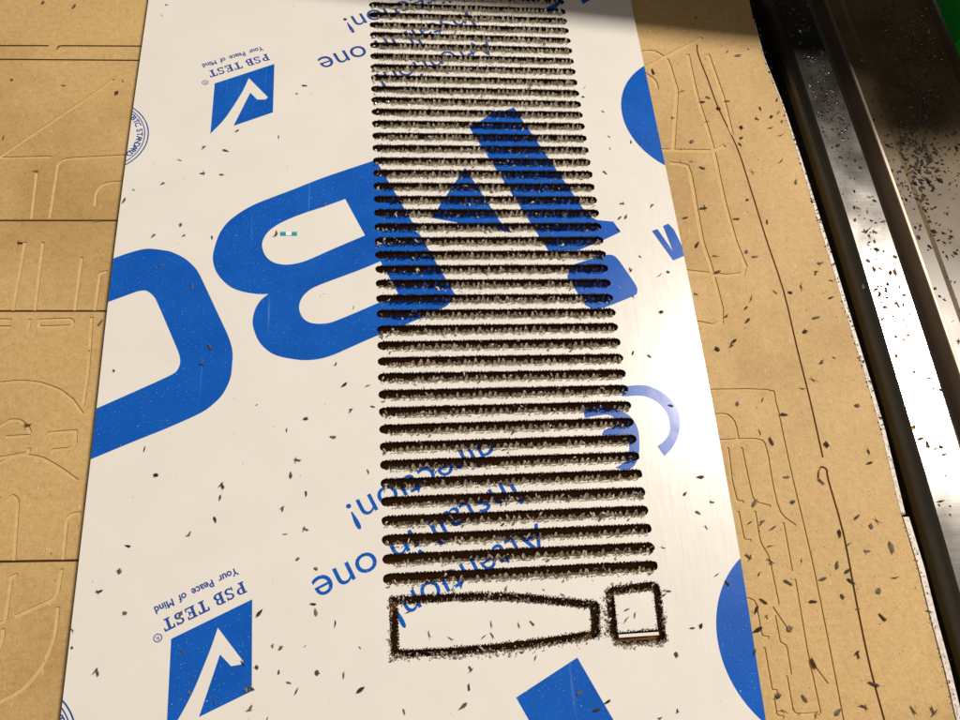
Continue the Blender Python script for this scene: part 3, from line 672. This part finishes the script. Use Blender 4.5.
def spot(x, y, sname):
    if sname == 'the white film':
        if x < 0 or y < -3:
            if y < -3 and x > 0:
                if inside(np.array([(x, y)]), m1i)[0]: return 'inside the long outline', 'white film'
                if inside(np.array([(x, y)]), m2i)[0]: return 'inside the small square', 'white film'
                if x > 105: return 'beside the lower blue disc', 'white film'
                return 'below the tapered outline', 'white film'
            for (cx, cy), nm in (((-57, -22), 'near the lower blue logo'), ((-57, 215), 'near the upper blue logo'), ((-35, 155), 'on the big blue B'), ((-85, 95), 'by the left blue arc'), ((-8, 15), 'beside the word one')):
                if math.hypot(x - cx, y - cy) < 26: return nm, 'white film'
            return ('left of the %s slots' % ('bottom' if y < 40 else 'lower' if y < 85 else 'middle' if y < 140 else 'upper' if y < 215 else 'top')), 'white film'
        return ('%s of the %s slots' % ('just right' if x < 116 else 'well right', 'bottom' if y < 25 else 'lower' if y < 85 else 'middle' if y < 140 else 'upper' if y < 190 else 'top')), 'white film'
    if sname == 'the tan board':
        if x < 0: return ('above the long dark score line' if y > 150 else 'beside the left engraved curves'), 'tan board'
        if x > 190: return 'along its pale right edge', 'tan board'
        return (('by the sheet, ' if x < 152 else 'by the gap, ' if x > 178 else '') + ('above the drilled hole' if y > 215 else 'below the drilled hole' if y > 165 else 'near the engraved rectangle' if y > 110 else 'near the middle lines' if y > 65 else 'near the lower lines' if y > 10 else 'near the bottom lines')), 'tan board'
    if sname == 'the metal rail': return ('in the bright glare' if 20 < y < 95 else 'on its shaded far stretch' if y > 180 else 'just above the glare' if y >= 95 else 'on its near end'), 'metal rail'
    if sname == 'the dark tray': return ('at its far shaded end' if y > 220 else 'in the diagonal drift of swarf' if y > 140 else 'at its near end'), 'brown tray'
    return 'in the channel beside the rail', 'steel strip'
placed = []
def flake(x, y, size=1.0, kind=None):
    z, sname = surf(x, y); r = RN
    k = kind if kind is not None else r.choices(range(5), (34, 18, 20, 18, 10))[0]
    o = link('plastic_flake', FM[k][r.randrange(4)])
    s = size * r.uniform(1.0, 1.2) * (.9 if z > -1 else 1); o.scale = (s, s * r.uniform(.85, 1.15), s * r.uniform(.7, 1.4))
    az = r.uniform(0, 6.283); o.rotation_euler = (r.uniform(-.12, .12), r.uniform(-.15, .15), az)
    ca = abs(math.cos(az + .3 * (k == 2))); how = 'lying crosswise' if ca > .86 else 'pointing lengthwise' if ca < .5 else 'slanting right' if math.sin(2 * az) > 0 else 'slanting left'
    big = 'tiny' if size < .62 else 'small' if size < .93 else 'large' if size > 1.17 else 'midsized'
    o.location = (x * MM, y * MM, (z + .12) * MM)
    where, g_ = spot(x, y, sname)
    tag(o, '%s %s flake %s on the %s, %s' % (big, KN[k], how, g_, where), 'flake', 'dark plastic flakes on the %s, %s' % (g_, where))
    NF[0] += 1; placed.append((x, y)); return o
FP = '''117,93,1.2;64,86,.9;74,7,1.1;4,138,.9;36,171,1;99,222,1;28,425,1.1;72,631,1;43,3,.9;21,243,.9;12,80,.6;123,81,.7
167,5,.7;162,16,.6;305,86,1.1;297,94,.6;237,131,.9;279,137,.9;204,148,1.1;226,151,1.1;180,161,1;203,174,1.1;222,175,1;163,184,.9;181,225,1.1;154,236,1;184,236,.8;212,238,.9;276,234,1.3;124,201,1.2;134,190,.6
160,265,1;192,287,1;210,347,1.1;202,365,.9;114,371,.8;145,449,1;156,475,1.1;306,419,1;287,430,.9;298,460,1.2;291,475,1.2;257,405,.4;101,323,1.1
336,364,.7;344,385,1.1;368,386,.9;351,411,1;333,437,1;373,407,.9;368,472,1;353,308,.7;312,94,.4;300,214,.6;325,205,.8
223,486,1.3;220,498,1;215,520,1.1;189,534,1;128,546,.9;120,571,1.1;100,591,1.1;125,613,1;98,672,1.2;181,614,.9;190,693,.8;182,652,.9;243,663,1.1;215,702,1;252,688,1.2;257,667,1;260,613,1.2;281,648,1.1;283,509,1;306,494,.9;285,534,.9
306,529,1.1;298,559,1;316,569,.9;313,604,1;316,612,1.1;317,673,1.2;297,691,1.1;289,683,.8;279,672,.7;273,646,.7;305,646,.5;250,708,1.2;267,719,.7;246,690,.9;72,648,.6
335,624,1.1;344,675,1.1;361,690,1.4;470,669,1.1;469,687,1.1;463,706,1.3;404,712,.8;535,658,1;580,693,1.1;597,710,1.2;607,702,1.1;360,648,.5;430,634,1.1;451,638,1;484,637,1;492,636,1.1;492,624,1;519,625,1.1;532,623,1;408,612,1
685,494,1;712,502,.9;698,513,1;706,527,1;663,547,.8;716,575,1;727,583,1;668,591,1;692,628,.9;701,626,1.2;676,655,1.1;677,711,.7;660,718,.7;627,610,1.1;635,615,1;627,620,1
659,275,1;668,272,1;661,312,1.1;649,356,1;671,406,1;700,477,1.2;585,88,.8;583,97,.9;603,112,.9;609,137,.9;610,149,.8;631,142,.9;622,204,1.1;620,218,1;626,217,1;618,230,1;605,173,1.1;630,270,1;633,297,1;633,353,1;652,206,1;640,257,.7
696,18,.8;738,56,1.2;727,52,.8;748,49,.8;653,72,1.3;682,92,1;702,102,1;708,98,.9;727,101,1;760,109,1;757,119,1;771,117,1;778,113,.9;770,128,1.2;780,135,1;741,128,1.1;741,138,1.1;740,145,.9;673,118,.8;707,122,1;692,142,1.1;702,168,1;691,162,.7;753,172,1.2;780,161,1.2
796,182,1.1;703,209,1.3;747,200,.8;736,219,1.1;685,218,1;767,222,.9;777,100,.9;782,122,.8;697,245,1.2;715,257,1;717,272,1;696,294,.9;726,316,1;746,252,1.1;755,257,1;750,299,1;746,308,.9;747,321,1.1;816,273,1.1;820,263,1.1;802,287,1.2;790,293,1;775,292,1;831,281,1.1
831,298,1;816,318,1.2;805,332,1.1;717,349,1.2;731,345,1.1;734,341,1.1;821,362,1;834,358,.5;813,379,1.3;802,388,1;762,400,.9;737,404,1;784,415,1.2;759,433,1;771,441,1.2;826,445,1.4;857,406,1;868,452,1.1;869,463,1.1;786,477,1
821,482,1.1;755,503,1.2;792,502,1.1;857,517,1.1;871,526,1.1;877,520,1.2;772,528,1.1;762,523,1;750,523,.9;770,547,1.1;748,557,1.1;770,561,1.2;839,534,1.1;848,545,1.1;867,551,1;891,548,1.5;837,565,1.1;848,571,1.1;851,582,1.2;802,561,.8;759,574,.7;788,583,1.3;822,579,1.2
894,577,1.1;878,591,1.2;842,597,1.1;813,602,1;763,601,1.1;756,610,1.2;767,617,.6;757,630,1.3;790,629,1.2;882,617,1.1;858,655,1.1;813,663,1.3;873,684,1.3;804,698,1.1;778,696,1.1;863,707,1.2;913,710,1.3;838,712,1.2;817,715,1;783,712,1.1;932,711,1.4;929,612,1;755,652,1.1;857,609,.6
896,337,1;903,339,1.1;908,335,1;917,351,1;896,356,1.3;914,372,.9;929,378,1.1;925,381,.5;933,389,.9;937,403,1.2;916,412,.8;914,427,1.1;921,439,1.1;928,446,1;941,447,1;944,454,1.1;946,425,.8;930,346,.9;950,349,1.3;943,370,1.2;956,375,1.2;940,501,1.3;950,515,.6
855,220,1;858,209,1;867,212,1.1;869,197,.9;883,222,1;868,229,1;875,232,1.1;870,236,1;864,231,.9;868,261,1.2;874,269,1.1;880,269,1;895,257,1.1;895,272,1.2;867,282,.9;876,290,1.2;882,303,1.2;886,307,1.1;900,287,1.1;904,295,1.1;898,305,1.2;915,318,1.1;907,322,1.2;907,326,1;883,319,1.1
788,5,1;793,10,1;800,6,1;790,14,1;798,15,1;803,20,1;796,26,.9;803,30,1;800,44,1.1;792,36,.9;811,52,1;803,58,1.1;812,62,1;806,68,1;822,54,1;821,70,.9;826,75,1;815,75,.9'''
for line in FP.split('\n'):
    for q in line.split(';'):
        u, v_, s = (float(t) for t in q.split(','))
        zz = 0.0
        x, y = at(u, v_, 0.0)
        z, _ = surf(x, y); x, y = at(u, v_, z)
        flake(x, y, s * (.82 if z > -1 else .92))
# the diagonal drift over the tray, larger ones singly
while NF[0] < 296:
    u = RN.uniform(868, 958); v_ = RN.gauss(95 + (u - 905) * 0.9 if u < 930 else 70 + RN.uniform(0, 120), 30)
    if not (30 < v_ < 330): continue
    x, y = at(u, v_, -12.5)
    if x < lip(y) + 3 or x > 311: continue
    flake(x, y, RN.uniform(.9, 1.25))
# crumbs too many to count, in beds of their own
mb = MB(); fuzz = MB()
for i in range(NS):
    (ax, ay), (bx, by) = slot_path(i)
    lint = RN.randint(20, 80) if i > 16 else RN.randint(6, 30)
    for _ in range(lint):
        t = RN.betavariate(1.5, 1.5); crumbs(fuzz, ax + (bx - ax) * t, ay + (by - ay) * t - RAD - abs(RN.gauss(.1, .8)), .03, RN.uniform(.2, .6))
    for _ in range(RN.randint(10, 26)):
        t = RN.random(); side = RN.choice((-1, -1, -1, 1)); off = RAD + abs(RN.gauss(.2, .7))
        crumbs(mb, ax + (bx - ax) * t, ay + (by - ay) * t + side * off, .03, RN.uniform(.15, .42))
    for _ in range(40):
        t = RN.random(); crumbs(mb, ax + (bx - ax) * t, ay + (by - ay) * t + RN.uniform(-1.2, 1.2), RN.uniform(-3.6, -1.6), RN.uniform(.25, .6))
for loop, k in ((m1o, 260), (m2o, 150)):
    D = [(p, nn) for p, nn in ((p, None) for p in densify(loop, .4))]; cx = sum(p[0] for p, _ in D) / len(D); cy = sum(p[1] for p, _ in D) / len(D)
    for _ in range(k):
        p = RN.choice(D)[0]; dx = RN.uniform(-2.6, .3) * (1 if p[0] > cx else -1); low = p[1] < cy
        if low: crumbs(fuzz, p[0] + RN.gauss(0, .4), p[1] - abs(RN.gauss(.1, .8)), .03, RN.uniform(.25, .7))
        yy = p[1] + (RN.uniform(.2, 1.6) if low else -RN.uniform(1.0, 2.7)); crumbs(mb if RN.random() < .25 else fuzz, p[0] + dx * .3, yy, RN.uniform(-2.6, -.9), RN.uniform(.25, .6))
    for _ in range(k // 14):
        p = RN.choice(D)[0]; crumbs(fuzz, p[0] - abs(RN.gauss(0, .9)) if p[0] < cx else p[0] + RN.gauss(0, .4), p[1] + RN.gauss(0, .3), .03, RN.uniform(.2, .5))
for loop, k in ((m1o, 12), (m2o, 12), (m1i, 8)):
    D = densify(loop, .5)
    for _ in range(k):
        p = RN.choice(D); crumbs(mb, p[0] + RN.gauss(0, .6), p[1] + RN.gauss(-.6 if p[1] < -22 else 0, .6), .03, RN.uniform(.15, .45))
for _ in range(90):
    p = at(RN.gauss(606, 3), RN.uniform(590, 638)); crumbs(mb, p[0], p[1], .03, RN.uniform(.15, .45))
shred = MB()
def sliver(mb, x, y, z):
    a = RN.uniform(-.9, .9) + (math.pi / 2 if RN.random() < .45 else 0); L = RN.uniform(.9, 2.6); w_ = RN.uniform(.14, .4); h = RN.uniform(.2, 1.2); c, q = math.cos(a), math.sin(a); N = 4; v_ = []
    bend = RN.uniform(-.5, .5)
    for k in range(N + 1):
        t = k / N; u = L * (t - .5); o = bend * math.sin(t * math.pi); zz = z + h * math.sin(t * math.pi * RN.uniform(.8, 1.0)) + .05; ww = w_ * (1 - abs(2 * t - 1) ** 2 * .8)
        for sg in (-1, 1): v_.append((x + c * u - q * (o + sg * ww), y + q * u + c * (o + sg * ww), zz + sg * ww * .5))
    mb.add(v_, [(2 * k, 2 * k + 1, 2 * k + 3, 2 * k + 2) for k in range(N)])
for i in range(NS):
    (ax, ay), (bx, by) = slot_path(i); cl = RN.random()
    for _ in range(RN.randint(16, 44)):
        t = min(1, max(0, RN.gauss(cl, .3))) if RN.random() < .5 else RN.random()
        sliver(shred, ax + (bx - ax) * t, ay + (by - ay) * t - RN.gauss(1.5, .8), RN.uniform(-.6, .3))
for lp in (m1o, m2o):
    D = densify(lp, .5)
    for _ in range(int(len(D) * .2)):
        p = RN.choice(D); sliver(shred, p[0] + RN.gauss(0, .7), p[1] + RN.gauss(-.2, .7), RN.uniform(-.5, .2))
tag(shred.build('plastic_shreds', M['shred']), 'fine glossy grey shreds of plastic caught along the slots', 'shreds', None, 'stuff')
tag(fuzz.build('shadow_lint', M['lint']), 'grey plastic lint and burr dust doubling as shadow along the lower edges of the cuts', 'lint', None, 'stuff')
tag(mb.build('swarf_crumbs', M['crumb']), 'fine dark swarf crumbs lying in and along the milled slots', 'swarf', None, 'stuff')
mb = MB()
def scatter(n, fu, z, smin, smax, ok=lambda x, y: True):
    for _ in range(n):
        u, v_ = fu(); x, y = at(u, v_, z)
        if ok(x, y): crumbs(mb, x, y, z + .02, RN.uniform(smin, smax))
on_rail = lambda x, y: rl(y) < x < rr(y) - .3
on_tray = lambda x, y: lip(y) + 2 < x < 312
scatter(420, lambda: (RN.uniform(805, 865), RN.gauss(100, 20)), RT, .4, 1.1, on_rail)
scatter(150, lambda: (RN.uniform(780, 960), RN.uniform(0, 330)), RT, .4, 1.3, on_rail)
scatter(520, lambda: (RN.gauss(915 + 0, 16) , RN.gauss(140, 45)), -12.5, .7, 1.7, on_tray)
scatter(900, lambda: (RN.uniform(775, 960), abs(RN.gauss(0, 1)) * 230), RT, .5, 1.35, on_rail)
scatter(700, lambda: (RN.gauss(935, 26), RN.gauss(60, 60)), -12.5, .4, 1.3, on_tray)
scatter(500, lambda: (RN.uniform(850, 960), RN.uniform(0, 330)), -12.5, .3, 1.2, on_tray)
scatter(260, lambda: (RN.gauss(845 , 30), RN.uniform(-10, 130)), -12.5, .3, 1.1, on_tray)
scatter(150, lambda: (RN.uniform(830, 960), RN.uniform(0, 400)), -19.9, .3, 1.1, lambda x, y: rr(y) + 1 < x < lip(y) - 2)
tag(mb.build('swarf_litter', M['crumb']), 'drifts of dark swarf over the rail and brown tray', 'swarf', None, 'stuff')
mb = MB()
for k in range(len(right_edge) - 1):
    for _ in range(38):
        t = RN.random(); a, b = right_edge[k], right_edge[k + 1]
        crumbs(mb, a[0] + (b[0] - a[0]) * t + RN.uniform(-.6, 2.0), a[1] + (b[1] - a[1]) * t, ZB + .1, RN.uniform(.2, .7) * (1 if k < 9 else .6))
for _ in range(330):
    x, y = RN.uniform(134, 205), RN.uniform(-60, 290); crumbs(mb, x, y, ZB, RN.uniform(.12, .38))
for _ in range(120):
    x, y = RN.uniform(-170, -105), RN.uniform(-60, 290); crumbs(mb, x, y, ZB, RN.uniform(.1, .3))
for _ in range(260):
    x, y = RN.uniform(-100, 130), RN.uniform(-50, 285); crumbs(mb, x, y, .02, RN.uniform(.08, .26))
tag(mb.build('swarf_specks', M['crumb']), 'tiny dark specks scattered over film and tan board', 'swarf', None, 'stuff')
mb = MB()
for _ in range(420):
    x, y = RN.uniform(-102, 131), RN.uniform(-50, 285)
    crumbs(mb, x, y, .02, RN.uniform(.07, .22))
for _ in range(200):
    x, y = RN.uniform(-170, 205), RN.uniform(-55, 290); z, _n = surf(x, y); crumbs(mb, x, y, z + .02, RN.uniform(.08, .24))
for _ in range(150):
    x, y = at(RN.uniform(880, 945), RN.uniform(5, 60), -12.5); crumbs(mb, x, y, -12.4, RN.uniform(.1, .4))
for _ in range(110):
    k = RN.randrange(len(right_edge) - 1); a = right_edge[k]; crumbs(mb, a[0] + RN.uniform(4, 10), a[1] + RN.uniform(-20, 20), -40, RN.uniform(.15, .4))
for i in range(0, NS):
    for _ in range(5): crumbs(mb, RN.uniform(0, 98), SL[i] + RN.uniform(-3, 2), .1, RN.uniform(.1, .26))
tag(mb.build('white_dust', M['dust']), 'tiny white plastic dust specks sprinkled over the print and board', 'dust', None, 'stuff')
# the small teal scrap inside the upper hole of the B
scrap = empty('teal_scrap', 'tiny teal and white scrap lying inside the big blue B', 'scrap')
MT = mat('teal_print', (.02, .30, .42), .4)
for (u0, u1, m) in ((280.5, 286, MT), (286, 291.5, M['dust']), (291.5, 297, MT)):
    b0 = at(u0, 232.2); b1 = at(u1, 232.2); t0 = at(u0, 235.6); t1 = at(u1, 235.6)
    mb = MB(); mb.prism([[(*b0, .05), (*b1, .05), (*t1, .05), (*t0, .05)], [(*b0, .28), (*b1, .34), (*t1, .3), (*t0, .26)]]); mb.build('scrap_piece', m, scrap)
print('flakes', NF[0], 'film tris', len(F), 'tris', sum(len(m.polygons) for m in bpy.data.meshes))
